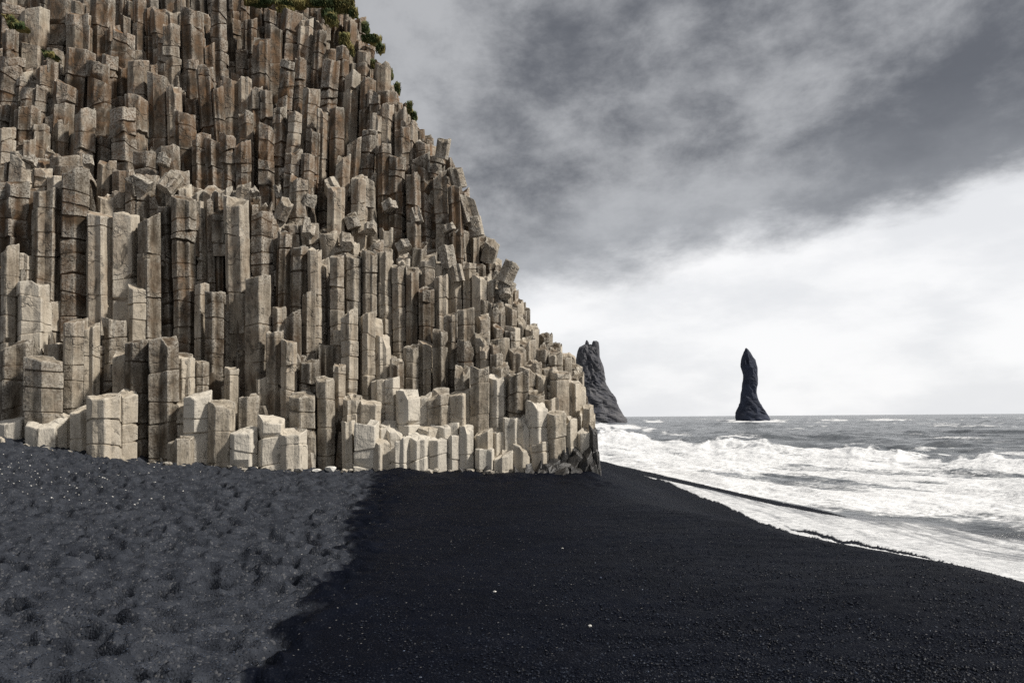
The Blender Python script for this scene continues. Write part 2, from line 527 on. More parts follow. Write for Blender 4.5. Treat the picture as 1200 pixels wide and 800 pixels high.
# dark tongue of bare sand between surf and swash
tg_c = np.interp(px, [700, 780, 850, 910, 950, 990], [546, 563.5, 578.5, 592, 599, 606.5])
tg_h = np.interp(px, [700, 760, 850, 910, 960, 992], [5.0, 4.0, 3.0, 3.6, 3.0, 0.2]) + 0.8 * perlin(px / 18, px * 0)
tong = (np.abs(py - tg_c) < tg_h * 0.8) & (px < 991)
z = np.where(tong, bz - 0.06, z)
edge = py - (wb + 3.2 * fbm(px / 34, px * 0 + 1.7, 5, 0.6))
gapc = np.interp(px, [920, 960, 1020, 1080, 1130], [634, 642, 652, 664, 675])
strip = 2.6 * smooth(px, 915, 955) * (1 - smooth(px, 1050, 1135)) + 0.9 * fbm(px / 9, py / 7, 3) - 0.2
z = np.where((np.abs(edge + 6.6) < strip) & (px > 915) & (px < 1140), bz - 0.05, z)
z = np.where(edge > 0, bz - 0.12 - 0.3 * smooth(edge, 0, 6), z)
# foam amounts
foam = inz * (0.86 + 0.25 * fbm(X / 5, Yg / 9, 3) - 0.31 * smooth(fbm(A / 4 + 4, B / 12, 4), 0.12, 0.5))
foam += 0.5 * cmod * crest * smooth(dcr, -0.8, 0.1)
wt = np.interp(px, [700, 780, 850, 910, 990, 1060, 1200, 1400], [549, 566, 581.5, 596, 609, 622, 650, 690])
thick = smooth(py, wt - 1, wt + np.interp(px, [780, 990, 1200], [3, 16, 30])) * smooth(-edge, -0.5, 1.5)
streak = fbm((X - XW(Yg)) * 2.2, Yg * 0.18, 4, 0.6)
wash = np.where(fil > 0.3, 0.56 + 0.26 * thick + 0.22 * streak + 0.10 * smooth(px, 1000, 1150), 0)
lip = np.exp(-((edge + 2.4) / 2.2) ** 2) * smooth(px, 880, 960)
gap = np.exp(-((edge + 6.5 + 2.5 * perlin(px / 9, py / 5)) / 2.2) ** 2) * (0.5 + 0.5 * perlin(px / 13, py / 6 + 3)) * smooth(px, 900, 935) * (1 - smooth(px, 1060, 1150))
wash = wash * (1 - 1.0 * gap) + lip * 1.0
foam = foam * (1 - fil) + wash * fil
# whitecaps and rollers farther out
roll = fbm(A / 16 + 3, B / 55, 3, 0.5)
out = (1 - smooth(py, up_w - 3, up_w))
foam += out * (0.75 * smooth(roll, 0.22, 0.7) * smooth(sw, 0.05, 0.4) + 0.34 * smooth(fbm(A / 5, B / 20, 3), 0.2, 0.8)) * smooth(py - hor, 1.0, 6)
pk = np.exp(-((py - hor - 6.5) / 1.1) ** 2)
foam += out * pk * 0.8 * smooth(fbm(px / 60, px * 0 + 8.8, 2), -0.05, 0.35) * (px > 640)
foam += out * 0.75 * np.exp(-((py - UP(px) + 11) / 5.0) ** 2) * smooth(fbm(px / 70, py / 9 + 2, 3), 0.05, 0.5)
foam += 0.9 * np.exp(-((px - 715) / 45) ** 2) * np.exp(-((py - 504) / 7) ** 2) * (0.6 + 0.5 * fbm(px / 12, py / 4, 3))
for bx_, by_, bw_ in ((722, 500, 26), (885, 494, 40)):
    foam += 0.9 * np.exp(-((px - bx_) / bw_) ** 4) * np.exp(-((py - by_) / 1.6) ** 2)
V = np.stack([X, Yg, z], -1).reshape(-1, 3)
SEAM = sea_material()
me = mesh_np('sea', V, grid_quads(len(Ys), len(us)), attrs={'foam': np.clip(foam, 0, 1.3).ravel(), 'film': (fil * (s_in > -1)).ravel()}, smooth_=True, mat=SEAM)
link('sea', me, kind='structure')

# ------------------------------------------------------------------ the basalt cliff
LAY = 0.80
SIL = curve([(-100, -400), (330, -400), (385, -90), (405, -30), (416, 2), (424, 18), (440, 48), (452, 78), (470, 108), (487, 138), (505, 156),
             (522, 168), (532, 198), (541, 216), (550, 238), (563, 258), (571, 286), (588, 302), (599, 312), (606, 345), (622, 374), (655, 388),
             (666, 408), (674, 428), (688, 452), (694, 482), (700, 520), (706, 545)])


def layer_y(px, L):
    L = float(L)
    return float(D0(px)) + LAY * L + max(0, L - 5) * 0.25


def column_mesh(rng, w, z0, z1, depth=None, tilt=(0, -0.5), lean=(0, 0), rough=1.0, joint=(0.7, 1.6), hollow=0.0, closed=False, twist=None):
    """an irregular prism of stacked drums with open joints, chipped arrises and a broken top; base at z0, axis at the origin"""
    n = int(rng.choice([5, 6, 6, 6, 7]))
    ang = np.arange(n) * 2 * PI / n + rng.uniform(-0.20, 0.20, n) + (-PI / 2 + rng.normal(0, 0.32) if twist is None else twist)
    rad = 1 + rng.uniform(-0.10, 0.10, n)
    c = np.stack([np.cos(ang) * rad, np.sin(ang) * rad], 1)
    bev = rng.uniform(0.03, 0.06) * (0.8 + 0.4 * rough)
    pts = []
    corner = []
    for i in range(n):
        p0, p1, p2 = c[i - 1], c[i], c[(i + 1) % n]
        pts.append(p1 + (p0 - p1) * bev); corner.append(i)
        pts.append(p1 + (p2 - p1) * bev); corner.append(i)
        e = p2 - p1
        pts.append(p1 + e * rng.uniform(0.35, 0.65) + np.array([e[1], -e[0]]) * (rng.normal(-0.01, 0.03) - (rng.uniform(0.06, 0.16) if rng.random() < 0.35 else 0))); corner.append(i)
    pts = np.array(pts); corner = np.array(corner)
    ext = pts.max(0) - pts.min(0)
    pts[:, 0] = (pts[:, 0] - (pts[:, 0].max() + pts[:, 0].min()) / 2) * w / ext[0]
    pts[:, 1] = (pts[:, 1] - (pts[:, 1].max() + pts[:, 1].min()) / 2) * (depth or w) / ext[1]
    m = len(pts)
    H = z1 - z0
    tx, ty = tilt
    drop = -(tx * pts[:, 0] + ty * -pts[:, 1])
    # height of the broken top over each corner: highest = z1
    toff = tx * pts[:, 0] - ty * pts[:, 1] * -1
    toff = toff - toff.max()
    cj = rng.normal(0, 0.035 * rough, n)
    if rng.random() < 0.32:
        kc = rng.integers(n); dc = rng.uniform(0.10, 0.40) * min(1, H)
        cj[kc] -= dc; cj[(kc + 1) % n] -= dc * rng.uniform(0.5, 1.1)
    toff = toff + cj[corner] + rng.normal(0, 0.012, m)
    toff = np.maximum(toff, -0.75 * H)
    toff -= max(0.0, toff.max())
    lowtop = H + toff.min() - 0.06
    R = []   # rings: (z array, xy array)
    sc = 1.0; off = np.zeros(2)
    vj = rng.normal(0, 0.010 * rough, m)

    def ring(zz, s, o, extra=0.0, chip=None):
        q = pts * (s * (1 + vj + rng.normal(0, 0.010 * rough, m)))[:, None]
        if chip is not None:
            q = q * chip[:, None]
        q = q * (1 - extra) + o
        R.append((np.asarray(zz) + np.zeros(m), q))

    zcur = 0.0
    ring(0.0, 1, off)
    nextj = rng.uniform(*joint) * rng.uniform(0.3, 1)
    step = 0.34
    topfrac = lambda zc: np.clip((zc - (lowtop - 0.9)) / 0.9, 0, 1)
    while True:
        if nextj < zcur + step + 0.12:
            zc = nextj
            if zc > lowtop - 0.12:
                break
            chipA = chipB = None
            if rng.random() < 0.55 * rough:
                chip = np.ones(m); k = rng.integers(n)
                chip[corner == k] = rng.uniform(0.62, 0.88)
                if rng.random() < 0.4:
                    chip[corner == (k + 1) % n] = rng.uniform(0.75, 0.95)
                if rng.random() < 0.5:
                    chipA = chip
                else:
                    chipB = chip
            jt = rng.normal(0, 0.13 * rough, 2)
            dj = rng.choice([0.90, 0.93, 0.97])
            tl = pts @ jt
            if chipA is not None:
                ring(zc - rng.uniform(0.12, 0.3) if zc - 0.3 > zcur else zc - 0.08, sc, off)
            g = rng.uniform(0.012, 0.045)
            ring(zc - 0.035 + tl, sc * 0.995, off, chip=chipA)
            ring(zc - g * 0.5 + tl, sc * dj, off, chip=chipA)
            sc2 = np.clip(sc + rng.normal(0, 0.022 * rough), 0.93, 1.04); off2 = off * 0.6 + rng.normal(0, 0.016 * rough, 2) * w
            ring(zc + g * 0.5 + tl, sc2 * dj, off2, chip=chipB)
            ring(zc + 0.035 + tl, sc2 * 0.995, off2, chip=chipB)
            sc, off = sc2, off2
            zcur = zc + 0.035
            if chipB is not None and zc + 0.34 < lowtop:
                zcur = zc + rng.uniform(0.12, 0.3)
                ring(zcur, sc, off)
            nextj = zc + rng.uniform(*joint)
        else:
            zcur += step
            if zcur > lowtop - 0.1:
                break
            ring(zcur, sc, off)
    top = H + toff
    ring(np.maximum(top - 0.04, 0.02), sc, off)
    ring(top, sc * 0.965, off, extra=0.0)
    s_in = rng.uniform(0.55, 0.75)
    plane = top.mean() + (top - top.mean()) * s_in
    base_c = top.mean()
    ring(plane + rng.normal(0.0, 0.018, m) - hollow * 0.7, sc * s_in, off)
    nr = len(R)
    V = np.empty((nr * m + 2, 3))
    for k, (zz, q) in enumerate(R):
        V[k * m:(k + 1) * m, 0] = q[:, 0]; V[k * m:(k + 1) * m, 1] = q[:, 1]; V[k * m:(k + 1) * m, 2] = zz
    V[nr * m] = (off[0], off[1], base_c + rng.uniform(-0.05, 0.05) * w - hollow)
    V[nr * m + 1] = (0, 0, 0)
    V[:, 0] += lean[0] * V[:, 2]; V[:, 1] += lean[1] * V[:, 2]
    i = np.arange(m); j = (i + 1) % m
    Q = [np.stack([k * m + i, k * m + j, (k + 1) * m + j, (k + 1) * m + i], 1) for k in range(nr - 1)]
    faces = np.concatenate(Q).tolist()
    faces += [[(nr - 1) * m + int(a), (nr - 1) * m + int(b_), nr * m] for a, b_ in zip(i, j)]
    if closed:
        faces += [[int(b_), int(a), nr * m + 1] for a, b_ in zip(i, j)]
    return V, faces


# hand-read columns: left, right, top row of the photograph, layer
HAND = """
0 35 395 1.8;33 74 415 1.0;73 96 370 1.9;94 115 376 2.2;86 109 474 .5;106 139 460 0;122 149 368 2.8;138 160 454 .6;147 175 395 1.2;176 208 390 1.0
199 224 509 -.2;206 226 416 1.6;224 244 421 2.0;218 246 456 .5;246 272 467 .2;240 263 338 2.9;263 279 428 2.1;279 302 460 1.0;271 300 498 0;288 318 320 3.0
301 331 485 0;330 357 499 -.1;312 331 385 2.0;329 347 397 1.7;318 335 358 3.0;335 353 362 2.8;340 370 455 .8;351 372 419 1.7;370 390 439 1.0;390 405 425 1.7
402 423 461 1.0;423 446 467 .9;435 456 443 1.7;456 472 420 2.3;449 468 440 1.5;464 491 455 .8;489 506 459 1.1;501 527 453 .9;526 551 455 .8;532 551 426 1.6
551 572 423 1.0;572 592 437 1.0;594 619 432 .9;617 641 468 .3;618 638 455 .9;641 662 480 .1;638 654 463 .8;645 668 432 1.3;667 679 445 1.4;660 676 487 .2
676 694 499 .3;683 695 473 .8;401 414 491 .4;413 440 491 .1;440 456 496 .5;446 476 492 .6;433 457 510 -.1;456 482 510 -.1;477 503 506 -.1;491 514 495 .5
504 523 511 0;506 540 490 .7;518 538 503 .2;538 555 497 .2;555 577 501 .2;573 591 502 .4;589 608 487 .4;601 622 483 .5;601 620 517 -.1;620 642 515 .1
557 578 522 -.2;577 601 524 -.2;30 72 486 .6;0 32 484 1.3;72 87 482 1.0;0 18 283 3.0;16 52 328 3.0;20 37 296 3.8;39 70 219 4.0;70 100 195 4.1
98 131 243 4.0;131 159 243 4.1;159 187 245 3.9;185 202 239 4.5;201 226 225 4.0;226 240 233 4.6;238 250 233 4.6;249 262 220 4.7;261 292 226 4.0;292 317 245 4.1
316 325 248 4.7;323 341 267 4.1;340 360 284 4.0;360 376 287 3.6;375 387 299 4.5;386 404 296 3.6;403 423 295 4.1;423 441 290 4.0;441 459 292 4.2;457 474 306 4.1
474 490 310 4.0;490 508 333 3.8;492 510 296 4.7;508 525 320 4.1;520 536 365 3.0;525 541 311 4.7;535 556 359 3.0;555 575 366 3.3;555 575 386 2.5;574 597 393 2.4
400 419 359 2.6;419 439 363 2.7;507 525 384 2.3;457 473 419 1.9;540 558 305 4.9;552 571 320 4.4;438 457 388 3.2;473 491 402 2.6;489 507 396 2.9;353 372 340 3.4
535 555 395 2.2;170 190 410 2.6;186 206 420 2.9;149 172 330 3.5;228 243 330 3.6;52 73 400 2.6;0 30 205 4.3;20 42 212 4.6;108 126 402 2.7;300 314 440 2.0
595 617 405 2.2;615 636 420 2.0;634 652 428 2.0;590 610 380 3.1;608 628 392 3.0;626 645 405 3.0;643 660 412 2.6;572 592 352 3.9;574 590 410 1.9;372 390 400 2.8
"""
UPPER = """
0 14 145;14 40 123;42 66 70;63 85 90;76 107 57;105 128 69;119 137 60;131 155 28;152 173 65;146 171 110;132 158 126;172 195 84;192 210 25;174 193 8;210 235 9
195 212 98;230 247 75;247 260 99;258 280 86;245 265 -10;280 292 87;290 305 98;298 315 40;305 318 100;312 330 26;327 345 70;345 358 66;330 352 7;350 367 16;277 295 129
223 243 153;240 263 156;258 275 156;275 290 160;157 184 171;115 133 185;133 158 193;184 205 168;200 222 198;158 184 198;184 204 205;62 92 178;65 100 190;39 65 181
0 22 -2;22 52 4;53 82 -20;82 108 11;108 130 -5;366 382 30;378 398 70;395 410 54;402 420 80;418 432 55;441 460 70;420 440 85;430 450 105;443 465 102;435 447 129;445 460 121
460 477 123;372 385 127;385 402 125;363 373 150;408 422 159;482 503 177;340 360 201;385 402 216;462 480 150;470 488 142;424 440 150;440 458 168;486 503 160;500 518 176;456 474 180
355 372 100;338 354 128;318 334 120;332 350 170;300 318 140;352 368 178;395 410 178;412 430 200;508 524 198;524 540 215;475 492 200;205 225 128;0 24 62;24 44 98;86 108 120
"""
cols = []
rngm = np.random.default_rng(11)
for it in HAND.replace('\n', ';').split(';'):
    if it.strip():
        l, r_, tp, L = [float(q) for q in it.split()]
        cols.append(dict(l=l, r=r_, top=tp, L=L, hand=True))
for it in UPPER.replace('\n', ';').split(';'):
    if it.strip():
        l, r_, tp = [float(q) for q in it.split()]
        dl = max(0.0, (l - 330) / 170)          # the end of the cliff leans back less
        L = 5.4 + np.clip((200 + 45 * dl - tp) / 30, 0, 8) * 0.72
        cols.append(dict(l=l - 0.5, r=r_ + 0.5, top=tp, L=L, hand=True, up=True))
ROWS = [
    (1.6, [(560, 432), (600, 428), (640, 442), (690, 480)], 7, 20),
    (2.4, [(560, 398), (600, 408), (640, 424), (685, 450)], 7, 19),
    (3.2, [(556, 368), (600, 385), (640, 402), (672, 425)], 8, 18),
    (4.0, [(560, 338), (600, 362), (640, 386), (668, 410)], 8, 17),
    (4.8, [(555, 318), (600, 345), (630, 376), (660, 392)], 8, 17),
    (5.0, [(-80, 205), (0, 205), (60, 190), (120, 222), (200, 215), (260, 210), (300, 228), (350, 258), (400, 280), (450, 283), (520, 300), (560, 318), (610, 350)], 7, 19),
    (5.8, [(-80, 150), (30, 150), (60, 178), (130, 200), (200, 192), (260, 198), (310, 210), (360, 240), (420, 266), (500, 286), (560, 302), (610, 345)], 8, 18),
    (6.6, [(-80, 120), (0, 142), (45, 124), (90, 172), (170, 184), (240, 174), (300, 190), (350, 212), (420, 232), (500, 256), (560, 276), (610, 345)], 10, 18),
    (7.4, [(-80, 85), (0, 85), (50, 78), (90, 120), (130, 135), (200, 160), (250, 130), (300, 172), (350, 190), (420, 212), (500, 236), (560, 258), (600, 320)], 16, 18),
    (8.2, [(-80, 60), (0, 60), (60, 55), (110, 70), (150, 125), (180, 100), (230, 90), (300, 135), (350, 170), (420, 205), (500, 235), (560, 250), (600, 318)], 24, 18),
    (9.0, [(-80, 20), (0, 20), (60, 55), (130, 62), (190, 45), (250, 78), (300, 100), (350, 128), (420, 172), (500, 212), (550, 235)], 24, 18),
    (9.8, [(-80, 0), (0, 0), (60, 20), (130, 20), (200, 20), (250, 30), (300, 60), (350, 80), (400, 128), (450, 165), (500, 190), (545, 218)], 24, 17),
    (10.6, [(-80, -20), (0, -20), (100, -10), (200, -5), (300, 25), (350, 45), (400, 88), (450, 125), (500, 165), (535, 200)], 20, 17),
    (11.4, [(-80, -40), (200, -30), (300, 0), (350, 15), (400, 48), (450, 92), (500, 152), (525, 180)], 15, 16),
    (12.2, [(-80, -70), (250, -50), (350, -12), (400, 8), (420, 30), (450, 78), (500, 152), (520, 170)], 8, 16),
    (13.0, [(-80, -110), (300, -75), (380, -45), (420, 12)], 8, 16),
]
for (L, pts, jit, wd) in ROWS:
    prof = curve(pts)
    x = pts[0][0] + rngm.uniform(0, wd)
    while x < pts[-1][0]:
        ww = wd * rngm.uniform(0.7, 1.25) * (0.80 if x > 390 or L < 4.9 else 0.92)
        c = x + ww / 2
        tp = float(prof(c)) + rngm.normal(0, jit * 0.7)
        if rngm.random() < 0.14:
            tp += rngm.uniform(15, 40)
        s = float(SIL(c)) + abs(rngm.normal(0, 3.0))
        if c > 330:
            tp = max(tp, s)
        if L > 5.5 and c < 330:
            tp += 26
        cols.append(dict(l=x, r=x + ww, top=tp, L=L + rngm.uniform(-0.2, 0.2) + (0.5 if L > 5.5 else 0), hand=False))
        x += ww * rngm.uniform(0.90, 1.02)
# columns standing behind the listed ones, seen in the gaps
for c in [c for c in cols if c['hand'] and 'up' not in c]:
    ww = c['r'] - c['l']
    cc = (c['l'] + c['r']) / 2 + rngm.choice([-1, 1]) * ww * 0.5
    tp = c['top'] + rngm.uniform(6, 26)
    if cc > 540:
        tp = max(tp, float(SIL(cc)) + 8)
    cols.append(dict(l=cc - ww * 0.5, r=cc + ww * 0.5, top=tp, L=c['L'] + 0.75, hand=False))
for c in cols:
    c['c'] = (c['l'] + c['r']) / 2
    c['Y'] = layer_y(c['c'], c['L'])
cols.sort(key=lambda c: c['Y'])
front = np.full(2000, 560.0)
for c in cols:
    a, b_ = int(c['l'] + 300), int(c['r'] + 300) + 1
    seg = front[a:b_]
    c['ft'] = float(seg.max())
    inside = max(0.0, (min(c['r'], 1200) - max(c['l'], 0)) / (c['r'] - c['l']))
    c['vis'] = float(np.maximum(0, np.minimum(seg, 800) - max(c['top'], 0)).sum()) * (1 if inside > 0.15 else 0)
    front[a:b_] = np.minimum(seg, c['top'])
cols.sort(key=lambda c: -c['vis'])

cliff = bpy.data.objects.new('basalt_cliff', None); COL.objects.link(cliff)
cliff.location = un(420, 550, float(D0(420)))
cliff['label'] = 'tall stepped cliff of grey brown hexagonal basalt columns rising from the black beach'
cliff['category'] = 'cliff'
CL = np.array(cliff.location)


def rock_attr(n, tone, rust, wet=0.0):
    a = np.empty((n, 4), np.float32); a[:] = (tone, rust, wet, 1)
    return a


massV, massF, massA, nm = [], [], [], 0
nobj = 0
for idx, c in enumerate(cols):
    if not c['hand'] and c['vis'] < 25 and c['ft'] < c['top'] - 14:
        continue
    rng = np.random.default_rng(1000 + idx)
    Y = c['Y']
    x0, _, z1 = un(c['c'], c['top'], Y)
    wid = (c['r'] - c['l']) / 800 * Y * (1.06 if c['hand'] and c['L'] < 1.4 else 0.98 if c['hand'] else 1.0)
    gz = float(ZB(x0)) - 0.35
    zb = un(c['c'], min(c['ft'] + 70, 620), Y)[2]
    z0 = max(gz, zb)
    if z1 - z0 < 0.4:
        z0 = z1 - 0.4
    up = np.clip((z1 - 8.5) / 6, 0, 1)
    py_ = c['top']
    rubble = 0.0
    if not c['hand'] and c['L'] > 4.5 and c['c'] > 290 and z1 < 13:
        rubble = 1.0
    lean = (rng.normal(0, 0.006 + 0.012 * up + 0.06 * rubble) + 0.045 * up * math.sin(c['c'] / 55.0 + 0.7), rng.normal(0.02, 0.01))
    tilt = (rng.normal(0, 0.13 if c['hand'] and c['L'] < 2.5 else 0.24), rng.uniform(0.10, 0.45) if c['hand'] else rng.uniform(0.2, 0.8))
    joint = (0.35, 1.0) if rng.random() < 0.65 else (0.9, 2.6)
    if c['hand'] and c['L'] < 1.3:
        joint = (0.5, 1.2)
    V, Fc = column_mesh(rng, wid, z0, z1, depth=min(max(wid, 0.6), 0.95), tilt=tilt, lean=lean, rough=0.95 + 0.8 * up + 0.5 * rubble,
                        joint=joint, hollow=0.12 if rng.random() < 0.2 else 0.0)
    tone = float(np.clip(0.50 - 0.22 * up + rng.normal(0, 0.22) + 0.50 * smooth(np.array(c['top']), 385, 495) - 0.04 * smooth(np.array(c['c']), 450, 640), 0, 1.2))
    rust = float(np.clip(0.28 * (1 - smooth(np.array(c['top']), 380, 470)) + 0.72 * up + rng.normal(0, 0.15), 0, 1))
    V[:, 0] -= lean[0] * (z1 - z0)
    wetv = float(smooth(np.array(c['c']), 640, 690)) if c['top'] > 470 else 0.0
    ra = rock_attr(len(V), tone, rust)
    if c['c'] > 600:
        hz = V[:, 2] + z0
        ra[:, 2] = (1 - smooth(hz + 0.25 * np.sin(V[:, 0] * 9 + idx), -0.1, 1.0)) * smooth(np.array(c['c']), 600, 680)
    if nobj < 300 and c['vis'] > 0 and (c['hand'] or c['vis'] > 40):
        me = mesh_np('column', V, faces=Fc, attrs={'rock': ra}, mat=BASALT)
        o = link('column', me, cliff)
        o.location = (x0 - CL[0], Y - CL[1], z0 - CL[2])
        nobj += 1
    else:
        V = V + np.array([x0, Y, z0]) - CL
        massV.append(V); massA.append(ra)
        massF += [[q + nm for q in f] for f in Fc]
        nm += len(V)
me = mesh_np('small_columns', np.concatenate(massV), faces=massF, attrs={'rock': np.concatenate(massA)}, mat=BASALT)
link('small_columns', me, cliff, kind='stuff')
print('columns', nobj, 'mass verts', nm)

# the solid rock behind the columns, seen only in the black seams between them
gx = np.arange(-26, 7.0, 0.3); gy = np.arange(20.5, 42, 0.3)
GXX, GYY = np.meshgrid(gx, gy)
core = np.full(GXX.shape, 99.0)
for c in cols:
    x0, _, z1 = un(c['c'], c['top'], c['Y'])
    m_ = (np.abs(GXX - x0) < 0.5) & (GYY - c['Y'] < 0.95) & (GYY - c['Y'] > 0.28)
    core[m_] = np.minimum(core[m_], z1 - 0.45)
prev = np.full(len(gx), -2.0)
for r_ in range(len(gy)):
    row = core[r_]
    row = np.where(row > 90, prev, row)
    pxr, _p = proj(gx, gy[r_], 5.0)
    lim = CAM_Z + (HOR - (SIL(pxr) + 14)) / 800 * gy[r_]
    row = np.where((pxr > 330), np.minimum(row, lim), row)
    row = np.where(pxr > 704, -2.0, row)
    core[r_] = row; prev = row
V = np.stack([GXX, GYY, core], -1).reshape(-1, 3) - CL
me = mesh_np('rock_core', V, grid_quads(len(gy), len(gx)), attrs={'rock': rock_attr(len(V), 0.2, 0.3)}, mat=BASALT)
link('rock_core', me, cliff)


# ------------------------------------------------------------------ broken blocks lying on the ledges
def block_mesh(rng, r):
    V, Fc = column_mesh(rng, 2 * r, 0, r * rng.uniform(1.4, 3.2), depth=2 * r * rng.uniform(0.8, 1.1), tilt=(rng.normal(0, 0.3), rng.normal(0, 0.3)),
                        rough=1.3, joint=(5, 6), closed=True)
    V = V - V.mean(0)
    e = Matrix.Rotation(rng.normal(0, 0.3), 3, 'X') @ Matrix.Rotation(rng.normal(0, 0.35), 3, 'Y') @ Matrix.Rotation(rng.uniform(0, 6.28), 3, 'Z')
    return V @ np.array(e).T, Fc


rngb = np.random.default_rng(77)
prof_pts = [(curve(p), L) for (L, p, j, wd) in ROWS if 4.7 < L < 9.5]
for k in range(52):
    if k < 42:
        pxb = rngb.uniform(290, 600)
    else:
        pxb = rngb.uniform(20, 300)
    pf, L = prof_pts[rngb.integers(0, 5 if k < 42 else 3)]
    yb = float(pf(pxb)) + rngb.normal(0, 4)
    if yb < float(SIL(pxb)) + 6:
        continue
    Y = layer_y(pxb, L - 0.25)
    r = rngb.uniform(5.0, 11.0) / 800 * Y
    V, Fc = block_mesh(rngb, r)
    x0, _, z0 = un(pxb, yb - 3, Y)
    me = mesh_np('block', V, faces=Fc, attrs={'rock': rock_attr(len(V), rngb.uniform(0.2, 0.7), rngb.uniform(0.0, 0.5))}, mat=BASALT)
    o = link('block', me, cliff); o.location = (x0 - CL[0], Y - CL[1], z0 - CL[2])

# blocks and drums that mark the outline of the cliff's end
for (pxb, pyb, rp, ax, ay, az_) in ((520, 171, 8, .3, .2, 0), (535, 205, 9, .2, -.25, 1), (547, 243, 11, .1, -.3, 2), (556, 262, 9, .1, -.2, 0.5), (597, 316, 10, .1, .45, 1),
                                    (575, 292, 9, .5, .3, 1), (672, 436, 9, .2, .1, 1)):
    L = 6.5 if pyb < 300 else 4.3
    Y = layer_y(pxb, L)
    r = rp / 800 * Y
    V, Fc = column_mesh(rngb, 2 * r, 0, 3.0 * r, tilt=(0.1, 0.3), rough=1.1, joint=(5, 6), closed=True)
    V = V - V.mean(0)
    V = V @ np.array(Matrix.Rotation(ay, 3, 'Y') @ Matrix.Rotation(ax, 3, 'X') @ Matrix.Rotation(az_, 3, 'Z')).T
    x0, _, z0 = un(pxb, pyb, Y)
    me = mesh_np('block', V, faces=Fc, attrs={'rock': rock_attr(len(V), 0.45, 0.2)}, mat=BASALT)
    o = link('block', me, cliff); o.location = (x0 - CL[0], Y - CL[1], z0 - CL[2])


# ------------------------------------------------------------------ wet jagged rock at the right foot, stones by the foot
def crag(rng, rx, ry, rz, spiky=0.3, sub=3):
    import bmesh
    bm = bmesh.new(); bmesh.ops.create_icosphere(bm, subdivisions=sub, radius=1.0)
    V = np.array([v.co[:] for v in bm.verts]); Fc = [[v.index for v in f.verts] for f in bm.faces]; bm.free()
    # clip with random planes for flat broken facets
    for k in range(9):
        d = rng.normal(size=3); d /= np.linalg.norm(d)
        h = rng.uniform(0.55, 0.85)
        e = V @ d - h
        V = V - np.where(e > 0, e, 0)[:, None] * d
    V = V * (1 + spiky * 0.5 * fbm(V[:, 0] * 2 + rng.uniform(0, 50), V[:, 1] * 2 + V[:, 2] * 1.7, 3))[:, None]
    return V * np.array([rx, ry, rz]), Fc


rngc = np.random.default_rng(9)
for (pxc, pyb, wpx, hpx, L, lx, sub_) in ((687, 551, 19, 40, -.5, -.25, 0), (697, 551, 11, 58, -.3, -.04, 0), (677, 551, 17, 46, -.2, .1, 0), (667, 551, 18, 28, -.7, .35, 0), (656, 551, 19, 30, -.5, -.2, 0),
                                       (646, 551, 18, 20, -.8, .3, 0), (634, 551, 18, 16, -.8, -.3, 0), (693, 552, 16, 24, -.9, -.35, 0), (664, 552, 26, 13, -1.2, .5, 0), (683, 553, 26, 11, -1.3, -.5, 0),
                                       (622, 551, 16, 11, -.8, .3, 0), (608, 551, 15, 9, -.7, .2, 0), (592, 551, 13, 7, -.7, -.3, 0), (650, 553, 24, 8, -1.4, .3, 0), (636, 553, 20, 6, -1.3, .2, 0),
                                       (700, 552, 9, 30, -.6, -.1, 0), (662, 551, 13, 44, -.1, .0, 0), (566, 551, 14, 7, -.8, .2, 0), (545, 551, 12, 6, -.8, -.2, 0)):
    Y = layer_y(pxc, L)
    x0, _, z0 = un(pxc, pyb, Y)
    k_ = Y / 800
    hpx *= 1.0 if pxc > 695 else 0.72
    V, Fc = column_mesh(rngc, wpx * k_, 0, hpx * k_ + 0.3, depth=wpx * k_ * 1.1, tilt=(rngc.uniform(-1.3, 1.3), rngc.uniform(0.3, 1.2)), lean=(lx * 0.6, 0.15), rough=1.2, joint=(0.4, 1.2), twist=rngc.uniform(0, 6))
    o = link('wet_rock', mesh_np('wet_rock', V, faces=Fc, mat=WETROCK), cliff)
    o.location = (x0 - CL[0] - lx * 0.6 * hpx * k_ * 0.5, Y - CL[1], z0 - 0.3 - CL[2])
for (pxc, pyc, wpx, hpx, nm_, lab, mt) in ((388, 545, 15, 7, 'pale_stone', 'bright white stone lying on black sand at the foot of the columns', PALE),
                                          (371, 547.5, 11, 3, 'flat_stone', 'thin flat pale stone half buried beside the bright white stone', PALE),
                                          (3, 512, 8, 12, 'buff_stone', 'buff stone sunk in the raised sand at the far left of the cliff foot', None),
                                          (403, 548, 9, 4, 'brown_stone', 'small brown stone just past the bright white stone on the sand', None)):
    L = -1.0
    Y = layer_y(pxc, L)
    x0, _, z0 = un(pxc, pyc, Y)
    z0 = float(beach_z(np.array(x0), np.array(Y))) + hpx / 800 * Y * 0.3
    V, Fc = crag(rngc, wpx / 1600 * Y, wpx / 1600 * Y * 0.8, hpx / 1600 * Y * 1.6, 0.2)
    me = mesh_np(nm_, V, faces=Fc, attrs={'rock': rock_attr(len(V), 0.85, 0.1)}, mat=mt or BASALT)
    o = link(nm_, me, label=lab, category='stone'); o.location = (x0, Y, z0)
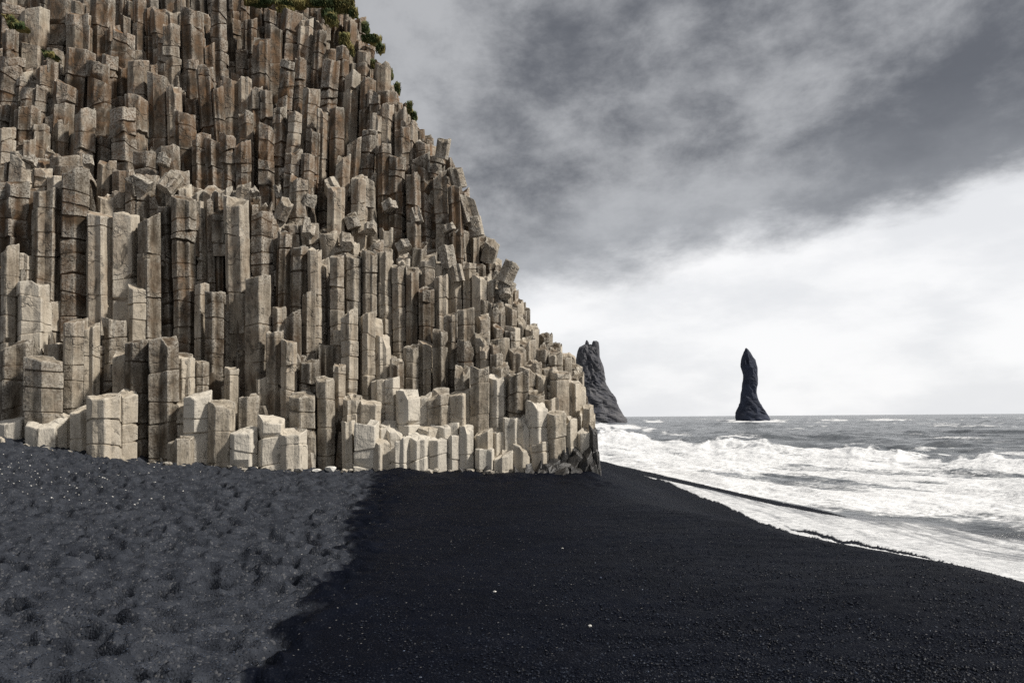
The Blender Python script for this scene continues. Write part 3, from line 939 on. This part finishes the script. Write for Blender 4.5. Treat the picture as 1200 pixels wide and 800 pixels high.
# chips of basalt broken off along the foot
PV, PF, PA, pn = [], [], [], 0
for k in range(110):
    pp = rngc.uniform(-60, 640)
    y0 = float(D0(pp)) - 0.25 - 1.3 * rngc.random() ** 2.5
    x0 = (pp - 600) / 800 * y0
    r = 0.02 + 0.13 * rngc.random() ** 4
    V, Fc = crag(rngc, r * 1.4, r, r * 0.8, 0.25, 1)
    V += (x0, y0, float(beach_z(np.array(x0), np.array(y0))) + r * 0.3)
    PV.append(V); PF += [[q + pn for q in f] for f in Fc]; pn += len(V)
    PA.append(rock_attr(len(V), rngc.uniform(-0.2, 0.7), 0.1))
link('rubble', mesh_np('rubble', np.concatenate(PV), faces=PF, attrs={'rock': np.concatenate(PA)}, mat=BASALT), kind='stuff', label='small basalt chips strewn along the foot of the columns', category='rubble')
# scattered pale pebbles on the sand
PV, PF, pn = [], [], 0
for k in range(512):
    if k < 504:
        pp, qq = -20 + 260 * rngc.random() ** 1.5, 522 + 60 * rngc.random() ** 1.6
    else:
        pp, qq = rngc.uniform(300, 760), 556 + 180 * rngc.random() ** 1.5
    x0, y0 = un_z(pp, qq, 0.3 if pp < 200 else 0.05)
    if y0 > float(D0(pp)) - 0.8 or y0 < 2:
        continue
    r = rngc.uniform(0.008, 0.022)
    V, Fc = crag(rngc, r * 1.3, r, r * 0.8, 0.2, 1)
    V += (x0, y0, float(beach_z(np.array(x0), np.array(y0))) + r * 0.4)
    PV.append(V); PF += [[q + pn for q in f] for f in Fc]; pn += len(V)
link('pebbles', mesh_np('pebbles', np.concatenate(PV), faces=PF, mat=PALE), kind='stuff', label='small pale pebbles scattered over the black sand', category='pebbles')

# coarse wet gravel near the camera
NG = 52000
gp = rngc.uniform(330, 1260, NG); gq = 575 + 260 * rngc.random(NG) ** 0.8
a_ = (gp - 600) / 800; b_ = (HOR - gq) / 800
gu = a_ * cr + b_ * sr; gvv = -a_ * sr + b_ * cr
gY = np.full(NG, 8.0)
for it in range(6):
    gY = np.clip((beach_z(gu * gY, gY) - CAM_Z) / gvv, 2.5, 40)
gX = gu * gY
ok = (gX < XW(gY) - 0.15) & (gp > bnd(gq) + 25 + 60 * rngc.random(NG)) & (rngc.random(NG) < 0.25 + 0.75 * smooth(gp, 480, 820))
gX, gY = gX[ok], gY[ok]; NG = len(gX)
gZ = beach_z(gX, gY) + 0.006 * 0 + 0.06 * fbm(gX * 0.25, gY * 0.25, 2) * np.clip(1 - (gX - XW(gY) + 1.2) / 0.9, 0, 1) * smooth(gY, 3, 8)
oc = np.array([(1, 0, 0), (0, 1, 0), (-1, 0, 0), (0, -1, 0), (0, 0, 1), (0, 0, -1)], float)
of = np.array([(0, 1, 4), (1, 2, 4), (2, 3, 4), (3, 0, 4), (1, 0, 5), (2, 1, 5), (3, 2, 5), (0, 3, 5)])
sz = 0.004 + 0.009 * rngc.random(NG) ** 2.4
vv = oc[None] * (1 + rngc.uniform(-0.35, 0.35, (NG, 6, 1))) * (sz[:, None] * np.stack([rngc.uniform(.9, 1.6, NG), rngc.uniform(.8, 1.2, NG), rngc.uniform(.45, .9, NG)], 1))[:, None, :]
vv[:, 4, :2] += rngc.uniform(-0.5, 0.5, (NG, 2)) * sz[:, None]
th = rngc.uniform(0, 6.28, NG)
vx = vv[:, :, 0] * np.cos(th)[:, None] - vv[:, :, 1] * np.sin(th)[:, None]
vy = vv[:, :, 0] * np.sin(th)[:, None] + vv[:, :, 1] * np.cos(th)[:, None]
VG = np.stack([vx + gX[:, None], vy + gY[:, None], vv[:, :, 2] + gZ[:, None] + 0.003], -1).reshape(-1, 3)
FG = (of[None] + 6 * np.arange(NG)[:, None, None]).reshape(-1, 3)
tn = np.where(rngc.random(NG) < 0.003, rngc.uniform(0.4, 1.0, NG), rngc.random(NG) ** 3 * 0.22)
gmat, t, b, out = new_mat('wet_gravel')
tn_ = t.n('ShaderNodeAttribute', attribute_name='tone').outputs['Fac']
t.l(t.mix(tn_, (0.0015, 0.0028, 0.0080), (0.100, 0.122, 0.170)), b.inputs['Base Color'])
b.inputs['Roughness'].default_value = 0.5; b.inputs['Specular IOR Level'].default_value = 0.12
def grit(NG, X_, Y_, Z_, smin, smax):
    sz = smin + (smax - smin) * rngc.random(NG) ** 2.4
    vv = oc[None] * (1 + rngc.uniform(-0.35, 0.35, (NG, 6, 1))) * (sz[:, None] * np.stack([rngc.uniform(.9, 1.6, NG), rngc.uniform(.8, 1.2, NG), rngc.uniform(.45, .9, NG)], 1))[:, None, :]
    V = vv + np.stack([X_, Y_, Z_], 1)[:, None, :]
    return V.reshape(-1, 3), (of[None] + 6 * np.arange(NG)[:, None, None]).reshape(-1, 3)


# grains of the dry sand, sitting on its dimpled surface
ii = np.flatnonzero((dry.ravel() > 0.5) & (Yg_b.ravel() > 4.0) & (Yg_b.ravel() < 16) & (np.abs(X_b.ravel()) < 0.85 * Yg_b.ravel()))
ii = rngc.choice(ii, min(60000, len(ii)), replace=False)
Vd, Fd = grit(len(ii), X_b.ravel()[ii] + rngc.normal(0, 0.004, len(ii)), Yg_b.ravel()[ii] + rngc.normal(0, 0.01, len(ii)), Z2.ravel()[ii] + 0.001, 0.003, 0.0075)
td = np.where(rngc.random(len(ii)) < 0.006, 1.0, 0.10 + 0.50 * rngc.random(len(ii)) ** 1.7)
link('coarse_sand', mesh_np('coarse_sand', Vd, Fd, attrs={'tone': np.repeat(td, 6)}, mat=gmat), kind='stuff')
link('gravel', mesh_np('gravel', VG, FG, attrs={'tone': np.repeat(tn, 6)}, mat=gmat), kind='stuff')

# ------------------------------------------------------------------ turf on the cliff top
gm, t, b, out = new_mat('turf')
P = t.n('ShaderNodeTexCoord').outputs['Object']
t.l(t.mix(t.ss(t.noise(P, 1.3, 4), 0.40, 0.60), (0.040, 0.062, 0.015), (0.24, 0.20, 0.065)), b.inputs['Base Color'])
b.inputs['Roughness'].default_value = 0.9
GV, GF = [], []
MV, MF, mn = [], [], 0
rngg = np.random.default_rng(21)
PATCH = ((398, 8, 32, 14, 11.7), (384, 16, 14, 9, 11.2), (400, 3, 30, 9, 11.6), (414, 14, 10, 8, 11.4), (372, 2, 34, 7, 11.2), (340, 3, 34, 5, 11.0), (306, 1, 34, 4, 11.0), (436, 46, 22, 6, 10.8), (446, 57, 10, 8, 10.6), (404, 46, 12, 12, 10.2), (411, 58, 7, 8, 10.2),
         (480, 126, 6, 12, 9.6), (485, 136, 6, 8, 9.5), (466, 103, 6, 9, 9.9), (457, 86, 6, 8, 10), (388, 22, 14, 10, 10.8), (428, 32, 8, 10, 11), (20, 30, 18, 5, 8.4), (12, 22, 10, 4, 8.8), (58, 64, 12, 3, 7.8), (335, 12, 20, 4, 10.8), (437, 75, 6, 8, 10.2))
for (gx, gy, gw, gh, L) in PATCH:
    nb = int(gw * gh * 7.0) + 200
    Y = layer_y(gx, L - 0.4); k_ = Y / 800
    x0, _, z0 = un(gx, gy, Y)
    V, Fc = crag(rngg, gw * k_ * 0.55, 0.5, gh * k_ * 0.55, 0.8)
    MV.append(V + np.array([x0, Y + 0.1, z0]) - CL); MF += [[q + mn for q in f] for f in Fc]; mn += len(V)
    for k in range(nb):
        q = np.clip(rngg.normal(0, 0.30, 3), -0.5, 0.5)
        Y = layer_y(gx, L - 0.5) + q[2] * 0.5
        x0, _, z0 = un(gx + q[0] * gw, gy + q[1] * gh, Y)
        h = rngg.uniform(0.03, 0.11); a = rngg.uniform(0, 6.28); wv = rngg.uniform(0.006, 0.014)
        dx_, dy_ = math.cos(a), math.sin(a); bnd_ = rngg.uniform(0.1, 0.9) * h
        i0 = len(GV)
        GV += [(x0 - dy_ * wv, Y + dx_ * wv, z0 - 0.1), (x0 + dy_ * wv, Y - dx_ * wv, z0 - 0.1), (x0 + dx_ * bnd_ * .5, Y + dy_ * bnd_ * .5 - .03, z0 + h * .7), (x0 + dx_ * bnd_, Y + dy_ * bnd_ - .06, z0 + h * .75)]
        GF += [(i0, i0 + 1, i0 + 2), (i0, i0 + 2, i0 + 3)]
GVn = np.concatenate([np.array(GV) - CL] + MV)
GF += [tuple(q + len(GV) for q in f) for f in MF]
link('turf', mesh_np('turf', GVn, faces=GF, mat=gm), cliff, kind='stuff')


# ------------------------------------------------------------------ sea stacks
def loft(prof, Y, rng, nz=90, na=72, dep=0.85, rough=1.0, seed=0.0):
    """rock spire from rows (row, left, right): elliptical rings with craggy relief"""
    rows = np.array(prof, float)
    py = np.linspace(rows[0, 0], rows[-1, 0], nz)
    l = np.interp(py, rows[:, 0], rows[:, 1]); r = np.interp(py, rows[:, 0], rows[:, 2])
    k = Y / 800
    xc, _, zc = un((l + r) / 2, py, Y)
    rx = (r - l) / 2 * k
    a = np.arange(na) * 2 * PI / na
    A, Zi = np.meshgrid(a, np.arange(nz))
    arc = np.cos(A)
    sc = 9.0
    nx = fbm(A * 1.6 + seed, zc[Zi] / sc + seed, 5, 0.6) * (0.5 + 0.5 * np.cos(A - PI / 2) ** 0) 
    n2 = np.abs(fbm(A * 1.7 + seed + 7 + zc[Zi] / 14, zc[Zi] / 6 + A, 4, 0.55))
    amp = np.minimum(rx[Zi], 8.0)
    edge = np.abs(np.sin(A))
    disp = amp * rough * (0.16 * nx * (0.35 + 0.65 * edge) - 0.22 * n2 * edge)
    Xv = xc[Zi] + (rx[Zi] + disp) * np.cos(A)
    Yv = Y + (rx[Zi] * dep + disp) * np.sin(A)
    Zv = zc[Zi] + rough * 0.5 * fbm(A * 2 + 3 + seed, zc[Zi] / 4, 2)
    V = np.stack([Xv, Yv, Zv], -1).reshape(-1, 3)
    i = np.arange(nz * na).reshape(nz, na); j = np.roll(i, -1, 1)
    Q = np.stack([i[:-1], j[:-1], j[1:], i[1:]], -1).reshape(-1, 4).tolist()
    V = np.concatenate([V, [[xc[0], Y, zc[0]]]])
    Q += [[int(j[0, q]), int(i[0, q]), nz * na] for q in range(na)]
    return V, Q


rs = np.random.default_rng(3)
YA = 360.0
V, Q = loft([(408.2, 873.6, 874.8), (411, 872.4, 878), (415, 870.8, 880.6), (419, 869.6, 883), (424, 868.4, 885.2), (429, 867.9, 887), (434, 869.2, 887.2), (440, 870.6, 887.4), (447, 870.2, 888.2),
             (455, 869.5, 887), (460, 869.0, 886.6), (465, 868.6, 888), (470.5, 868, 889.6), (477, 865.3, 894.2), (483.5, 862.3, 898), (488, 862.2, 900.5), (493, 862.3, 903.4), (500, 862, 906)], YA, rs, 40, 22, rough=1.1, seed=2.0)
base = np.array(un(882, 494, YA))
link('sea_stack', mesh_np('sea_stack', V - base, faces=Q, smooth_=False, mat=STACKA), label='slender dark blue black rock spire standing alone in the sea, leaning slightly', category='sea stack',
     group='rock stacks in the sea').location = base
YB = 330.0
root = bpy.data.objects.new('sea_stack', None); COL.objects.link(root)
base = np.array(un(700, 496, YB)); root.location = base
root['label'] = 'broad grey rock stack with twin horned top behind the end of the cliff'; root['category'] = 'sea stack'; root['group'] = 'rock stacks in the sea'
V, Q = loft([(404, 685, 692), (407, 679, 701), (411, 677, 702), (418, 675.5, 703), (424, 674, 705), (432, 675, 707), (440, 672, 708.5), (448, 668, 710), (455, 664, 713), (462, 660, 718),
             (470, 655, 722), (478, 650, 725.5), (486, 646, 730), (492, 642, 734), (501, 640, 737)], YB, rs, 60, 48, rough=1.15, seed=11.0)
link('stack_body', mesh_np('stack_body', V - base, faces=Q, mat=STACKB), root)
V, Q = loft([(398.5, 687, 688.2), (401, 686, 690), (405, 685, 691), (412, 683, 693)], YB + 1, rs, 24, 24, rough=0.5, seed=4.0)
link('pinnacle', mesh_np('pinnacle', V - base, faces=Q, mat=STACKB), root)
V, Q = loft([(399.3, 695, 699), (401, 694, 701.5), (406, 693, 702.3), (412, 692, 702.6), (425, 690, 703)], YB - 1, rs, 30, 24, rough=0.4, seed=6.0)
link('pinnacle', mesh_np('pinnacle', V - base, faces=Q, mat=STACKB), root)
